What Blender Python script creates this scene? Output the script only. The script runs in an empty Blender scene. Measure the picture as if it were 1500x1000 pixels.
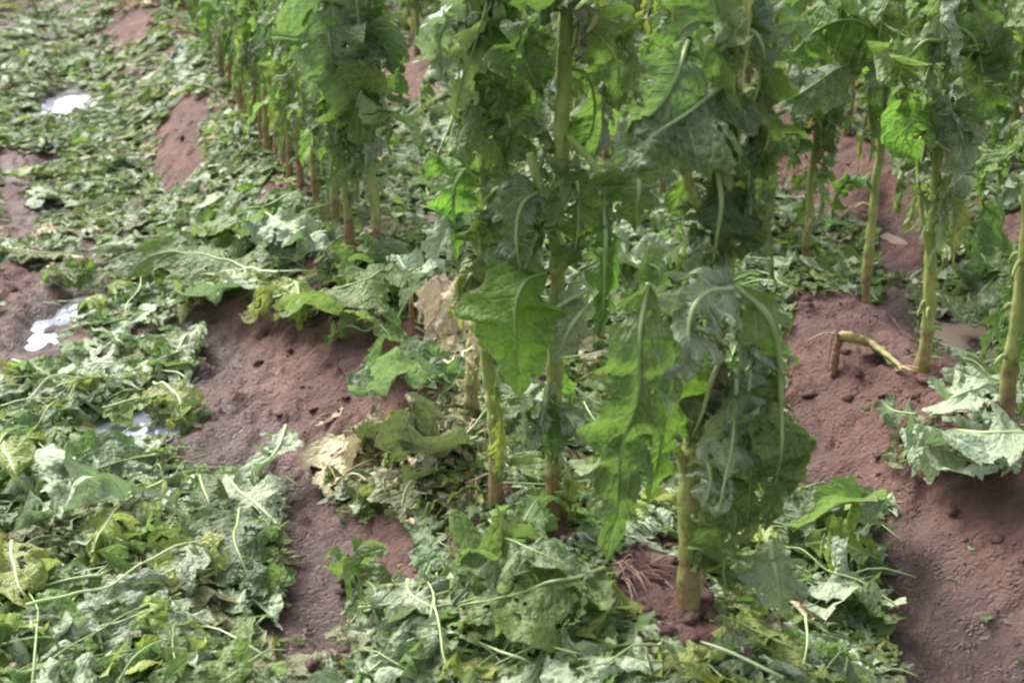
import bpy, math, random
import numpy as np
from mathutils import Vector

# ------------------------------------------------------------------ camera, world, sun, exposure
C = bpy.context.scene.collection
SC = bpy.context.scene
FPX, EYE = 2200.0, 1.55
PITCH = math.atan(850 / FPX)
CP, SP = math.cos(PITCH), math.sin(PITCH)
cam_d = bpy.data.cameras.new('camera')
cam = bpy.data.objects.new('camera', cam_d); C.objects.link(cam)
cam.location = (0, 0, EYE); cam.rotation_euler = (math.pi / 2 - PITCH, 0, 0)
cam_d.sensor_width = 36; cam_d.lens = 36 * FPX / 1500
cam_d.clip_start = 0.05; cam_d.clip_end = 1000
cam_d.dof.use_dof = True; cam_d.dof.focus_distance = 3.2; cam_d.dof.aperture_fstop = 5.6
SC.camera = cam

SUN_EL, SUN_AZ = math.radians(46), math.radians(-42)      # azimuth measured from +Y, clockwise positive
world = bpy.data.worlds.new('World'); SC.world = world; world.use_nodes = True
wn = world.node_tree; wn.nodes.clear()
sky = wn.nodes.new('ShaderNodeTexSky'); sky.sky_type = 'NISHITA'; sky.sun_disc = False
sky.sun_elevation = SUN_EL; sky.sun_rotation = SUN_AZ
sky.air_density = 1.0; sky.dust_density = 6.0; sky.ozone_density = 1.0
hs = wn.nodes.new('ShaderNodeHueSaturation'); hs.inputs['Saturation'].default_value = 0.35
bg = wn.nodes.new('ShaderNodeBackground'); bg.inputs['Strength'].default_value = 0.15
wo = wn.nodes.new('ShaderNodeOutputWorld')
wn.links.new(sky.outputs[0], hs.inputs['Color']); wn.links.new(hs.outputs[0], bg.inputs[0]); wn.links.new(bg.outputs[0], wo.inputs[0])
sd = bpy.data.lights.new('sun', 'SUN'); sd.energy = 1.35; sd.angle = math.radians(28); sd.color = (1, .97, .92)
sun = bpy.data.objects.new('sun', sd); C.objects.link(sun)
sdir = Vector((math.sin(SUN_AZ) * math.cos(SUN_EL), math.cos(SUN_AZ) * math.cos(SUN_EL), math.sin(SUN_EL)))
sun.rotation_euler = sdir.to_track_quat('Z', 'Y').to_euler(); sun.location = sdir * 20
SC.view_settings.view_transform = 'Standard'; SC.view_settings.look = 'None'
SC.view_settings.exposure = 1.5; SC.view_settings.gamma = 1
SC.cycles.filter_width = 2.3
SC.cycles.max_bounces = 6; SC.cycles.transmission_bounces = 4; SC.cycles.transparent_max_bounces = 4
SC.cycles.use_denoising = True

# ------------------------------------------------------------------ noise
_rs = np.random.RandomState(7)
_T = _rs.rand(256, 256).astype(np.float64) * 2 - 1
def vn(x, y, seed=0):
    x = np.asarray(x, float) + seed * 17.37; y = np.asarray(y, float) + seed * 5.91
    xi = np.floor(x).astype(int); yi = np.floor(y).astype(int)
    fx = x - xi; fy = y - yi
    fx = fx * fx * (3 - 2 * fx); fy = fy * fy * (3 - 2 * fy)
    a = _T[xi & 255, yi & 255]; b = _T[(xi + 1) & 255, yi & 255]
    c = _T[xi & 255, (yi + 1) & 255]; d = _T[(xi + 1) & 255, (yi + 1) & 255]
    return (a * (1 - fx) + b * fx) * (1 - fy) + (c * (1 - fx) + d * fx) * fy
def fbm(x, y, seed=0, o=4):
    t = 0; a = 1.0
    for k in range(o):
        ca_, sa_ = math.cos(.7 + 1.1 * k), math.sin(.7 + 1.1 * k); xx, yy = np.asarray(x), np.asarray(y); f = 2.03 ** k
        t = t + a * vn((xx * ca_ - yy * sa_) * f, (xx * sa_ + yy * ca_) * f, seed + k * 3); a *= .5
    return t

# ------------------------------------------------------------------ terrain function
# rows run away to the upper left: s along a row, c across the rows
RX, RY = -.3247, .9458
def to_cs(X, Y): return X * RY - Y * RX, X * RX + Y * RY
def from_cs(c, s): return c * RY + s * RX, -c * RX + s * RY
ROW0, PITCHROW = 0.92, 1.10
def pix_dir(x, y):
    a = (x - 750) / FPX; b = (500 - y) / FPX
    return a, CP + b * SP, -SP + b * CP
def W(x, y, Y):                      # world point at depth Y on the photo's ray
    a, b, c = pix_dir(x, y); t = Y / b
    return np.array([a * t, Y, EYE + c * t])
def flat(x, y, z=0.0):
    a, b, c = pix_dir(x, y); t = (z - EYE) / c
    return np.array([a * t, b * t])
PUDDLES = [  # pixel x, y, half width m, half depth m, muddy
    (98, 152, .12, .34, 0), (88, 472, .07, .20, 0), (150, 546, .11, .055, 0), (192, 632, .11, .09, 0),
    (72, 243, .05, .12, 0), (85, 316, .07, .06, 0), (632, 325, .07, .14, 1), (1405, 492, .14, .13, 1), (1308, 352, .07, .18, 1)]
PC = [flat(p[0], p[1], -.01) for p in PUDDLES]
def height(X, Y, detail=True):
    X = np.asarray(X, float); Y = np.asarray(Y, float)
    c, s = to_cs(X, Y)
    cc = c + .05 * vn(s * .8, c * .5, 3) + .03 * vn(s * 2.3, c * 2, 4)
    ph = (cc - ROW0) / PITCHROW
    d = np.abs(ph - np.round(ph)) * 2          # 0 crest, 1 furrow
    h = .21 * (0.5 + 0.5 * np.cos(np.pi * np.clip(d / .9, 0, 1))) * (1 - .85 * np.clip((.35 - c) / .3, 0, 1))
    dist = np.sqrt(X * X + Y * Y)
    h = h + .022 * fbm(X * 2.2, Y * 2.2, 11, 3)
    for (px, py, rx, ry, m), q in zip(PUDDLES, PC):
        g = np.exp(-(((X - q[0]) / (rx * 1.25)) ** 2 + ((Y - q[1]) / (ry * 1.25)) ** 2) ** 1.5)
        h = h * (1 - g) + (-.034) * g + .035 * g * vn(X * 13, Y * 8, 91)
    if detail:
        f = 1 / (1 + (dist / 9) ** 4)
        r = 1 - np.abs(vn(X * 6, Y * 6, 31))
        h = h + f * (.010 * fbm(X * 9, Y * 9, 21, 2) - .012 * np.clip(r - .86, 0, 1) / .14
                     + .014 * fbm(X * 20, Y * 20, 23, 4) + .035 * np.clip(fbm(X * 30, Y * 30, 41, 2) - .75, 0, 1) - .03 * np.clip(fbm(X * 17, Y * 17, 43, 2) - .8, 0, 1))
    return h
_h0 = height
BASEPX = [(1010,885),(815,755),(727,728),(688,618),(606,500),(550,382),(511,366),(440,275),(1475,640),(1350,538),(1270,452),(1180,402)]
BP = [flat(x, y, .21) for x, y in BASEPX]
def height(X, Y, detail=True):
    h = _h0(X, Y, detail); X = np.asarray(X, float); Y = np.asarray(Y, float)
    if X.max() < -1.2 or X.min() > 1.4 or Y.min() > 5.2: return h
    e = 0
    for q in BP: e = e + np.exp(-((X - q[0]) ** 2 + (Y - q[1]) ** 2) / .003)
    return h + .022 * e * (1 + .5 * vn(X * 40, Y * 40, 77))
def hz(x, y): return float(height(np.array([x]), np.array([y]))[0])
def G(x, y):                         # photo pixel -> point on the terrain
    z = .1
    for _ in range(12):
        q = flat(x, y, z); z = .5 * z + .5 * float(height(q[:1], q[1:])[0])
    q = flat(x, y, z)
    return np.array([q[0], q[1], z])

# ------------------------------------------------------------------ materials
def nodes(name):
    m = bpy.data.materials.new(name); m.use_nodes = True
    nt = m.node_tree; nt.nodes.clear()
    return m, nt, nt.nodes, nt.links
def N(nt, t, **kw):
    n = nt.nodes.new(t)
    for k, v in kw.items():
        if k in n.inputs: n.inputs[k].default_value = v
        else: setattr(n, k, v)
    return n
def M2(nt, op, a, b=None, c=None, clamp=False):
    n = nt.nodes.new('ShaderNodeMath'); n.operation = op; n.use_clamp = clamp
    for i, v in enumerate((a, b, c)):
        if v is None: continue
        if isinstance(v, (int, float)): n.inputs[i].default_value = v
        else: nt.links.new(v, n.inputs[i])
    return n.outputs[0]
def MIX(nt, f, a, b, mode='MIX'):
    n = nt.nodes.new('ShaderNodeMix'); n.data_type = 'RGBA'; n.blend_type = mode
    for i, v in ((0, f), (6, a), (7, b)):
        if isinstance(v, (int, float)): n.inputs[i].default_value = v
        elif isinstance(v, tuple): n.inputs[i].default_value = (*v, 1)
        else: nt.links.new(v, n.inputs[i])
    return n.outputs[2]
def RAMP(nt, v, p0, p1):
    n = nt.nodes.new('ShaderNodeMapRange'); n.inputs[1].default_value = p0; n.inputs[2].default_value = p1
    nt.links.new(v, n.inputs[0]); return n.outputs[0]

def leaf_mat(name, top, under, vein, blot, rough=.5, trans=.42, tcol=None, amount=.35):
    m, nt, nd, lk = nodes(name)
    uv = nt.nodes.new('ShaderNodeUVMap'); sep = nt.nodes.new('ShaderNodeSeparateXYZ'); lk.new(uv.outputs[0], sep.inputs[0])
    geo = nt.nodes.new('ShaderNodeNewGeometry'); oi = nt.nodes.new('ShaderNodeObjectInfo')
    tc = nt.nodes.new('ShaderNodeTexCoord')
    nz = N(nt, 'ShaderNodeTexNoise', Scale=9.0, Detail=4.0); lk.new(tc.outputs['Object'], nz.inputs['Vector'])
    nf = N(nt, 'ShaderNodeTexNoise', Scale=55.0, Detail=3.0); lk.new(tc.outputs['Object'], nf.inputs['Vector'])
    # lateral veins sweeping towards the tip, broken up a little by noise
    av = M2(nt, 'ABSOLUTE', sep.outputs[1])
    ph = M2(nt, 'SUBTRACT', M2(nt, 'MULTIPLY', sep.outputs[0], 12.0), M2(nt, 'MULTIPLY', av, 2.4))
    ph = M2(nt, 'ADD', ph, M2(nt, 'MULTIPLY', nz.outputs[0], 2.8))
    ph = M2(nt, 'ADD', ph, M2(nt, 'MULTIPLY', M2(nt, 'SIGN', sep.outputs[1]), .25))
    tri = M2(nt, 'ABSOLUTE', M2(nt, 'SUBTRACT', M2(nt, 'FRACT', ph), .5))      # 0 at a vein
    vl = RAMP(nt, tri, .075, .02)
    fin = N(nt, 'ShaderNodeTexVoronoi', Scale=1.0); fin.feature = 'DISTANCE_TO_EDGE'
    mp = nt.nodes.new('ShaderNodeMapping'); mp.inputs['Scale'].default_value = (60, 60, 60)
    lk.new(tc.outputs['Object'], mp.inputs[0]); lk.new(mp.outputs[0], fin.inputs['Vector'])
    fl = RAMP(nt, fin.outputs['Distance'], .10, .0)
    col = MIX(nt, geo.outputs['Backfacing'], top, under)
    # patches of bruising / yellowing, then veins
    col = MIX(nt, M2(nt, 'MULTIPLY', RAMP(nt, nz.outputs[0], .48, .68), amount), col, blot)
    vary = RAMP(nt, nf.outputs[0], .3, .7)
    col = MIX(nt, M2(nt, 'MULTIPLY', vary, .30), col, (.9, .9, .9), 'MULTIPLY') if False else col
    hsv = N(nt, 'ShaderNodeHueSaturation'); lk.new(col, hsv.inputs['Color'])
    lk.new(M2(nt, 'ADD', M2(nt, 'MULTIPLY', oi.outputs['Random'], .035), .472), hsv.inputs['Hue'])
    rnd2 = M2(nt, 'FRACT', M2(nt, 'MULTIPLY', oi.outputs['Random'], 7.31))
    val = M2(nt, 'ADD', M2(nt, 'MULTIPLY', rnd2, .55), .62)
    val = M2(nt, 'MULTIPLY', val, M2(nt, 'ADD', M2(nt, 'MULTIPLY', nf.outputs[0], .9), .55))
    lk.new(val, hsv.inputs['Value'])
    col = hsv.outputs[0]
    veinf = M2(nt, 'MAXIMUM', M2(nt, 'MULTIPLY', vl, .7), M2(nt, 'MULTIPLY', fl, .25))
    col = MIX(nt, veinf, col, vein)
    # brown ragged margin
    mar = M2(nt, 'MULTIPLY', RAMP(nt, M2(nt, 'ADD', av, M2(nt, 'MULTIPLY', nf.outputs[0], .35)), 1.06, 1.26), .35)
    col = MIX(nt, mar, col, (.24, .19, .07))
    b = nt.nodes.new('ShaderNodeBsdfPrincipled'); lk.new(col, b.inputs['Base Color'])
    b.inputs['Roughness'].default_value = rough; b.inputs['Specular IOR Level'].default_value = .45
    t = nt.nodes.new('ShaderNodeBsdfTranslucent')
    lk.new(MIX(nt, .5, col, tcol or (.16, .33, .03)), t.inputs[0])
    mx = N(nt, 'ShaderNodeMixShader'); mx.inputs[0].default_value = trans
    lk.new(b.outputs[0], mx.inputs[1]); lk.new(t.outputs[0], mx.inputs[2])
    hgt = M2(nt, 'ADD', M2(nt, 'MULTIPLY', RAMP(nt, tri, .0, .2), .6), M2(nt, 'MULTIPLY', RAMP(nt, fin.outputs['Distance'], 0, .35), .55))
    hgt = M2(nt, 'ADD', hgt, M2(nt, 'MULTIPLY', nf.outputs[0], 3.6))
    bp = N(nt, 'ShaderNodeBump', Strength=.7, Distance=.005); lk.new(hgt, bp.inputs['Height'])
    lk.new(bp.outputs[0], b.inputs['Normal']); lk.new(bp.outputs[0], t.inputs['Normal'])
    o = nt.nodes.new('ShaderNodeOutputMaterial'); lk.new(mx.outputs[0], o.inputs[0])
    return m
V0 = (.42, .52, .27)
MAT = {
 'green':  leaf_mat('leaf_green', (.13, .22, .06), (.25, .34, .13), (.24, .36, .15), (.14, .22, .05)),
 'bright': leaf_mat('leaf_bright_green', (.10, .235, .035), (.19, .32, .10), (.27, .42, .13), (.19, .28, .05), trans=.5),
 'blue':   leaf_mat('leaf_bluish_green', (.135, .205, .085), (.27, .35, .19), (.26, .37, .22), (.09, .15, .08), rough=.42),
 'dark':   leaf_mat('leaf_dark_green', (.085, .15, .045), (.17, .25, .11), (.16, .25, .10), (.07, .10, .03)),
 'pale':   leaf_mat('leaf_pale_green', (.29, .38, .23), (.33, .42, .29), (.50, .58, .40), (.20, .30, .13), rough=.55, trans=.25),
 'yellow': leaf_mat('leaf_yellow_green', (.24, .33, .07), (.30, .38, .14), (.45, .50, .22), (.28, .30, .07), trans=.4, tcol=(.3, .38, .04)),
 'olive':  leaf_mat('leaf_decaying_olive', (.12, .14, .055), (.19, .20, .11), (.27, .27, .15), (.15, .10, .05), rough=.6, trans=.2),
 'dry':    leaf_mat('leaf_dried_straw', (.74, .66, .42), (.78, .70, .47), (.74, .67, .48), (.42, .28, .13), rough=.8, trans=.2, tcol=(.5, .4, .2)),
}
def rib_mat(name, a, b_, rough=.45):
    m, nt, nd, lk = nodes(name)
    tc = nt.nodes.new('ShaderNodeTexCoord')
    nz = N(nt, 'ShaderNodeTexNoise', Scale=26.0, Detail=3.0); lk.new(tc.outputs['Object'], nz.inputs['Vector'])
    col = MIX(nt, RAMP(nt, nz.outputs[0], .35, .7), a, b_)
    b = nt.nodes.new('ShaderNodeBsdfPrincipled'); lk.new(col, b.inputs['Base Color']); b.inputs['Roughness'].default_value = rough
    b.inputs['Subsurface Weight'].default_value = 0
    bp = N(nt, 'ShaderNodeBump', Strength=.3, Distance=.002); lk.new(nz.outputs[0], bp.inputs['Height']); lk.new(bp.outputs[0], b.inputs['Normal'])
    o = nt.nodes.new('ShaderNodeOutputMaterial'); lk.new(b.outputs[0], o.inputs[0])
    return m
RIB = rib_mat('midrib_pale', (.44, .54, .27), (.33, .43, .17))
RIBG = rib_mat('midrib_green', (.24, .34, .12), (.16, .24, .07))
RIBD = rib_mat('midrib_dry', (.50, .38, .2), (.32, .2, .1), .7)
BROWN = rib_mat('rotting_stump_orange', (.25, .125, .06), (.10, .05, .03), .7)
ROOT = rib_mat('torn_fibre_pink', (.38, .25, .19), (.22, .13, .09), .7)

def RIBM(k): return RIBD if k == 'dry' else RIB if k in ('pale', 'yellow') else RIBG
def stem_mat():
    m, nt, nd, lk = nodes('tobacco_stem_green')
    tc = nt.nodes.new('ShaderNodeTexCoord'); sep = nt.nodes.new('ShaderNodeSeparateXYZ'); lk.new(tc.outputs['Object'], sep.inputs[0])
    mp = nt.nodes.new('ShaderNodeMapping'); mp.inputs['Scale'].default_value = (60, 60, 9); lk.new(tc.outputs['Object'], mp.inputs[0])
    st = N(nt, 'ShaderNodeTexNoise', Scale=1.0, Detail=4.0); lk.new(mp.outputs[0], st.inputs['Vector'])
    nz = N(nt, 'ShaderNodeTexNoise', Scale=17.0, Detail=4.0); lk.new(tc.outputs['Object'], nz.inputs['Vector'])
    oi = nt.nodes.new('ShaderNodeObjectInfo')
    g = MIX(nt, RAMP(nt, st.outputs[0], .3, .7), (.19, .26, .05), (.30, .36, .11))
    g = MIX(nt, RAMP(nt, nz.outputs[0], .5, .66), g, (.36, .31, .11))
    n3 = N(nt, 'ShaderNodeTexNoise', Scale=38.0, Detail=5.0, Roughness=.7); lk.new(tc.outputs['Object'], n3.inputs['Vector'])
    g = MIX(nt, M2(nt, 'MULTIPLY', RAMP(nt, n3.outputs[0], .54, .64), .75), g, (.22, .14, .06))
    z = M2(nt, 'ADD', sep.outputs[2], M2(nt, 'MULTIPLY', M2(nt, 'SUBTRACT', nz.outputs[0], .5), .55))
    z = M2(nt, 'SUBTRACT', z, M2(nt, 'MULTIPLY', oi.outputs['Random'], .12))
    col = MIX(nt, RAMP(nt, z, .12, -.04), g, MIX(nt, RAMP(nt, n3.outputs[0], .45, .6), (.24, .15, .07), (.10, .065, .04)))
    g2 = MIX(nt, RAMP(nt, sep.outputs[2], .15, .6), col, MIX(nt, .55, col, (.15, .25, .045)))
    b = nt.nodes.new('ShaderNodeBsdfPrincipled'); lk.new(g2, b.inputs['Base Color']); b.inputs['Roughness'].default_value = .5
    bp = N(nt, 'ShaderNodeBump', Strength=.8, Distance=.008); lk.new(M2(nt, 'ADD', st.outputs[0], n3.outputs[0]), bp.inputs['Height']); lk.new(bp.outputs[0], b.inputs['Normal'])
    o = nt.nodes.new('ShaderNodeOutputMaterial'); lk.new(b.outputs[0], o.inputs[0])
    return m
STEM = stem_mat()
OLIVE = rib_mat('bruised_stem_olive', (.20, .23, .06), (.30, .19, .09), .65)

def soil_mat():
    m, nt, nd, lk = nodes('reddish_clay_soil')
    geo = nt.nodes.new('ShaderNodeNewGeometry'); P = geo.outputs['Position']
    def noise(s, d=5.0, r=.6):
        n = N(nt, 'ShaderNodeTexNoise', Scale=s, Detail=d, Roughness=r); lk.new(P, n.inputs['Vector']); return n.outputs[0]
    a, b_, c, e = noise(2.3), noise(22, 6), noise(90, 5, .7), noise(260, 3)
    col = MIX(nt, RAMP(nt, a, .35, .65), (.235, .120, .096), (.285, .152, .124))
    col = MIX(nt, RAMP(nt, b_, .38, .62), col, (.155, .078, .060))
    col = MIX(nt, M2(nt, 'MULTIPLY', RAMP(nt, c, .56, .75), .5), col, (.32, .21, .19))
    col = MIX(nt, M2(nt, 'MULTIPLY', RAMP(nt, e, .62, .72), .55), col, (.40, .30, .27))
    damp = RAMP(nt, noise(3.7, 3), .47, .60)
    col = MIX(nt, M2(nt, 'MULTIPLY', damp, .55), col, (.125, .068, .060))
    # furrow floors stay wet: darker and greyer clay, glossier
    sep = nt.nodes.new('ShaderNodeSeparateXYZ'); lk.new(P, sep.inputs[0])
    wet = RAMP(nt, M2(nt, 'ADD', sep.outputs[2], M2(nt, 'MULTIPLY', b_, .04)), .078, .015)
    col = MIX(nt, M2(nt, 'MULTIPLY', wet, .8), col, (.088, .060, .055))
    vo = N(nt, 'ShaderNodeTexVoronoi', Scale=60.0); lk.new(P, vo.inputs['Vector'])
    pit = RAMP(nt, vo.outputs['Distance'], .30, .12)
    pit = M2(nt, 'MULTIPLY', pit, RAMP(nt, noise(11), .50, .62))
    bs = nt.nodes.new('ShaderNodeBsdfPrincipled'); lk.new(col, bs.inputs['Base Color'])
    lk.new(M2(nt, 'SUBTRACT', .85, M2(nt, 'MULTIPLY', wet, .45)), bs.inputs['Roughness'])
    hgt = M2(nt, 'ADD', M2(nt, 'MULTIPLY', b_, 1.4), M2(nt, 'ADD', M2(nt, 'MULTIPLY', c, .8), M2(nt, 'MULTIPLY', e, .25)))
    hgt = M2(nt, 'SUBTRACT', hgt, M2(nt, 'MULTIPLY', pit, 1.3))
    v2 = N(nt, 'ShaderNodeTexVoronoi', Scale=130.0); lk.new(P, v2.inputs['Vector'])
    hgt = M2(nt, 'SUBTRACT', hgt, M2(nt, 'MULTIPLY', v2.outputs['Distance'], .25))
    bp = N(nt, 'ShaderNodeBump', Strength=1.0, Distance=.035); lk.new(hgt, bp.inputs['Height']); lk.new(bp.outputs[0], bs.inputs['Normal'])
    o = nt.nodes.new('ShaderNodeOutputMaterial'); lk.new(bs.outputs[0], o.inputs[0])
    return m
def water_mat(name, col, ior, rough):
    m, nt, nd, lk = nodes(name)
    b = nt.nodes.new('ShaderNodeBsdfPrincipled'); b.inputs['Base Color'].default_value = (*col, 1)
    b.inputs['Roughness'].default_value = rough; b.inputs['IOR'].default_value = ior
    geo = nt.nodes.new('ShaderNodeNewGeometry')
    n = N(nt, 'ShaderNodeTexNoise', Scale=14.0, Detail=2.0); lk.new(geo.outputs['Position'], n.inputs['Vector'])
    bp = N(nt, 'ShaderNodeBump', Strength=.06, Distance=.01); lk.new(n.outputs[0], bp.inputs['Height']); lk.new(bp.outputs[0], b.inputs['Normal'])
    o = nt.nodes.new('ShaderNodeOutputMaterial'); lk.new(b.outputs[0], o.inputs[0])
    return m
SOIL = soil_mat()
WATER = water_mat('puddle_water', (.27, .29, .36), 2.0, .03)
MUDDY = water_mat('muddy_water', (.20, .15, .13), 1.45, .15)

# ------------------------------------------------------------------ mesh helpers
def mesh_obj(name, V, F, mats, parent=None, uv=None, midx=None, smooth=True, origin=None):
    V = np.asarray(V, float)
    if origin is not None: V = V - np.asarray(origin)
    me = bpy.data.meshes.new(name)
    F = np.asarray(F, int); nf = len(F); k = F.shape[1]
    me.vertices.add(len(V)); me.vertices.foreach_set('co', V.ravel())
    me.loops.add(nf * k); me.loops.foreach_set('vertex_index', F.ravel().astype(np.int32))
    me.polygons.add(nf); me.polygons.foreach_set('loop_start', np.arange(0, nf * k, k, dtype=np.int32))
    for m in mats: me.materials.append(m)
    if midx is not None: me.polygons.foreach_set('material_index', np.asarray(midx, np.int32))
    me.polygons.foreach_set('use_smooth', np.full(nf, smooth))
    if uv is not None:
        l = me.uv_layers.new(name='UVMap'); l.data.foreach_set('uv', np.asarray(uv)[F.ravel()].ravel())
    me.update(calc_edges=True); me.validate()
    o = bpy.data.objects.new(name, me); C.objects.link(o)
    if parent is not None: o.parent = parent
    if origin is not None: o.location = origin if parent is None else np.asarray(origin)
    return o
def tag(o, label=None, cat=None, group=None, kind=None):
    for k, v in (('label', label), ('category', cat), ('group', group), ('kind', kind)):
        if v: o[k] = v
    return o
def unit(v): return v / (np.linalg.norm(v, axis=-1, keepdims=True) + 1e-12)
def smooth_line(pts, n):
    P = np.asarray(pts, float)
    if len(P) < 3: 
        t = np.linspace(0, 1, n)[:, None]; return P[0] * (1 - t) + P[-1] * t
    Q = np.vstack([2 * P[0] - P[1], P, 2 * P[-1] - P[-2]]); out = []
    for i in range(1, len(Q) - 2):
        t = np.linspace(0, 1, 24, endpoint=False)[:, None]
        a, b, c, d = Q[i - 1], Q[i], Q[i + 1], Q[i + 2]
        out.append(.5 * ((2 * b) + (c - a) * t + (2 * a - 5 * b + 4 * c - d) * t * t + (-a + 3 * b - 3 * c + d) * t ** 3))
    R = np.vstack(out + [Q[-2][None]])
    L = np.concatenate([[0], np.cumsum(np.linalg.norm(np.diff(R, axis=0), axis=1))])
    u = np.linspace(0, L[-1], n)
    return np.stack([np.interp(u, L, R[:, k]) for k in range(3)], 1)
def frames(P, hint):
    T = unit(np.gradient(P, axis=0)); H = np.broadcast_to(np.asarray(hint, float), P.shape)
    B = np.cross(T, H); bad = np.linalg.norm(B, axis=1) < .15
    B[bad] = np.cross(T[bad], np.array([.3, .8, .2])); B = unit(B)
    for i in range(1, len(B)):
        if B[i] @ B[i - 1] < 0: B[i] = -B[i]
    k = np.ones(7) / 7
    Bp = np.pad(B, ((3, 3), (0, 0)), mode='edge'); B = unit(np.stack([np.convolve(Bp[:, j], k, 'valid') for j in range(3)], 1))
    B = unit(B - (B * T).sum(1, keepdims=True) * T)
    return T, B, np.cross(B, T)
def tube(P, R, seg=8, rough=0, seed=0, hint=(0.1, 1, .2), cap=True):
    P = np.asarray(P, float); R = np.broadcast_to(np.asarray(R, float), (len(P),))
    if cap:                                    # close both ends with pinched rings
        P = np.vstack([P[:1] - (P[1:2] - P[:1]) * .02, P, P[-1:] + (P[-1:] - P[-2:-1]) * .02]); R = np.concatenate([[R[0] * .03], R, [R[-1] * .03]])
    n = len(P); T, B, Nn = frames(P, hint)
    a = np.arange(seg) / seg * 2 * np.pi
    R = np.broadcast_to(np.asarray(R, float), (n,))
    rr = R[:, None] * (1 + rough * vn(np.arange(n)[:, None] * .45, np.cos(a)[None] * 1.5 + 3, seed))
    V = P[:, None] + rr[..., None] * (np.cos(a)[None, :, None] * B[:, None] + np.sin(a)[None, :, None] * Nn[:, None])
    V = V.reshape(-1, 3); i = np.arange(n - 1)[:, None] * seg; j = np.arange(seg)[None]; j2 = (j + 1) % seg
    F = np.stack([i + j, i + j2, i + seg + j2, i + seg + j], -1).reshape(-1, 4)
    return V, F
def join(parts):
    Vs, Fs, Ms, Us, o = [], [], [], [], 0
    for V, F, m, U in parts:
        Vs.append(V); Fs.append(F + o); Ms.append(np.full(len(F), m)); Us.append(U if U is not None else np.zeros((len(V), 2))); o += len(V)
    return np.vstack(Vs), np.vstack(Fs), np.concatenate(Ms), np.vstack(Us)

def blade(spine, W_, hint, nu=48, nv=10, seed=0, crump=.7, fold=.3, curl=.4, tears=5, holes=.12, twist=0., ruf=.5, base=.12, cf=16.0, rag=.25, blunt=False):
    """leaf blade grown out of its spine: each half is rolled out sideways with a wandering angle,
       so it buckles and folds without stretching.  returns V, F, UV, spine points"""
    rng = np.random.RandomState(seed & 0x7fffffff)
    P = smooth_line(spine, nu + 1); L = np.linalg.norm(np.diff(P, axis=0), axis=1).sum()
    u = np.linspace(0, 1, nu + 1)
    T, B, Nn = frames(P, hint)
    P = P + Nn * (.018 * crump * vn(u * L * 14, seed * .37, 5) * min(1, L / .3))[:, None] + B * (.012 * crump * vn(u * L * 10, seed * .71, 6))[:, None]
    if twist:
        ang = twist * u; c, s = np.cos(ang)[:, None], np.sin(ang)[:, None]; B, Nn = B * c + Nn * s, Nn * c - B * s
    sh = np.sin(np.pi * np.clip(u, 0, 1) ** .85) ** .8
    sh = np.maximum(sh, base * (u < .3)) * (1 - .0 * u); sh[-1] = .02; sh[0] = base * .6
    if blunt: sh = .55 + .45 * np.sin(np.pi * u) + .3 * vn(u * 5, seed * .13, 7); sh[0] *= .4; sh[-1] *= .4
    V = np.zeros((nu + 1, 2 * nv + 1, 3)); V[:, nv] = P
    UV = np.zeros((nu + 1, 2 * nv + 1, 2)); UV[..., 0] = u[:, None]
    keep = np.ones((nu, 2 * nv), bool)
    for side in (-1, 1):
        w = W_ / 2 * sh * (1 + rag * vn(u * 9, side * 3.3, seed + 8) + rag * .6 * vn(u * 27, side, seed + 9))
        w = np.maximum(w, .003)
        fo = fold * (.6 + .8 * rng.rand()); cu = curl * (rng.rand() * 2 - .6); phs = rng.rand() * 6.28; nr = rng.uniform(2.5, 5)
        p = P.copy(); dt = w / nv
        for j in range(1, nv + 1):
            t = j / nv; ww = t * w
            th = fo + cu * t ** 1.4 + crump * 1.5 * vn(u * L * cf, side * ww * cf + 9, seed + 1) + crump * .9 * vn(u * L * cf * 2.6, side * ww * cf * 2.3, seed + 2)
            th = th + crump * .55 * vn(u * L * cf * 6, side * ww * cf * 5.5, seed + 3)
            th = th + ruf * t * np.sin(u * nr * 6.28 + phs)
            tt = .45 * crump * vn(u * L * cf * 1.3, side * ww * cf * 1.3, seed + 4)
            p = p + dt[:, None] * (np.cos(th)[:, None] * side * B + np.sin(th)[:, None] * Nn + tt[:, None] * T)
            V[:, nv + side * j] = p; UV[:, nv + side * j, 1] = side * t
        # tears that follow the side veins in from the margin, bitten out at the edge
        uc = (u[:-1] + u[1:]) / 2
        for _ in range(tears):
            u0 = rng.uniform(.08, .95); dep = rng.uniform(.15, .75); wd = rng.uniform(.006, .035); sw = rng.uniform(.05, .2)
            for j in range(nv):
                t = (j + .5) / nv
                if t > dep:
                    hw = wd * (t - dep) / (1 - dep + 1e-6) + .5 / nu
                    col = nv + j if side > 0 else nv - 1 - j
                    keep[np.abs(uc - (u0 + sw * (t - .5))) < hw, col] = False
    if holes > 0:
        uc = ((u[:-1] + u[1:]) / 2)[:, None]; tcn = ((np.arange(2 * nv) + .5) / nv - 1)[None]
        n = vn(uc * L * 34, tcn * W_ * 17, seed + 12) + .5 * vn(uc * L * 70, tcn * W_ * 35, seed + 13)
        keep &= ~((n > 1.05 - holes * 2.2) & (np.abs(tcn) > .12))
    i = np.arange(nu)[:, None] * (2 * nv + 1); j = np.arange(2 * nv)[None]
    F = np.stack([i + j, i + j + 1, i + j + 2 * nv + 2, i + j + 2 * nv + 1], -1)[keep]
    return V.reshape(-1, 3), F.reshape(-1, 4), UV.reshape(-1, 2), P, Nn
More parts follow.
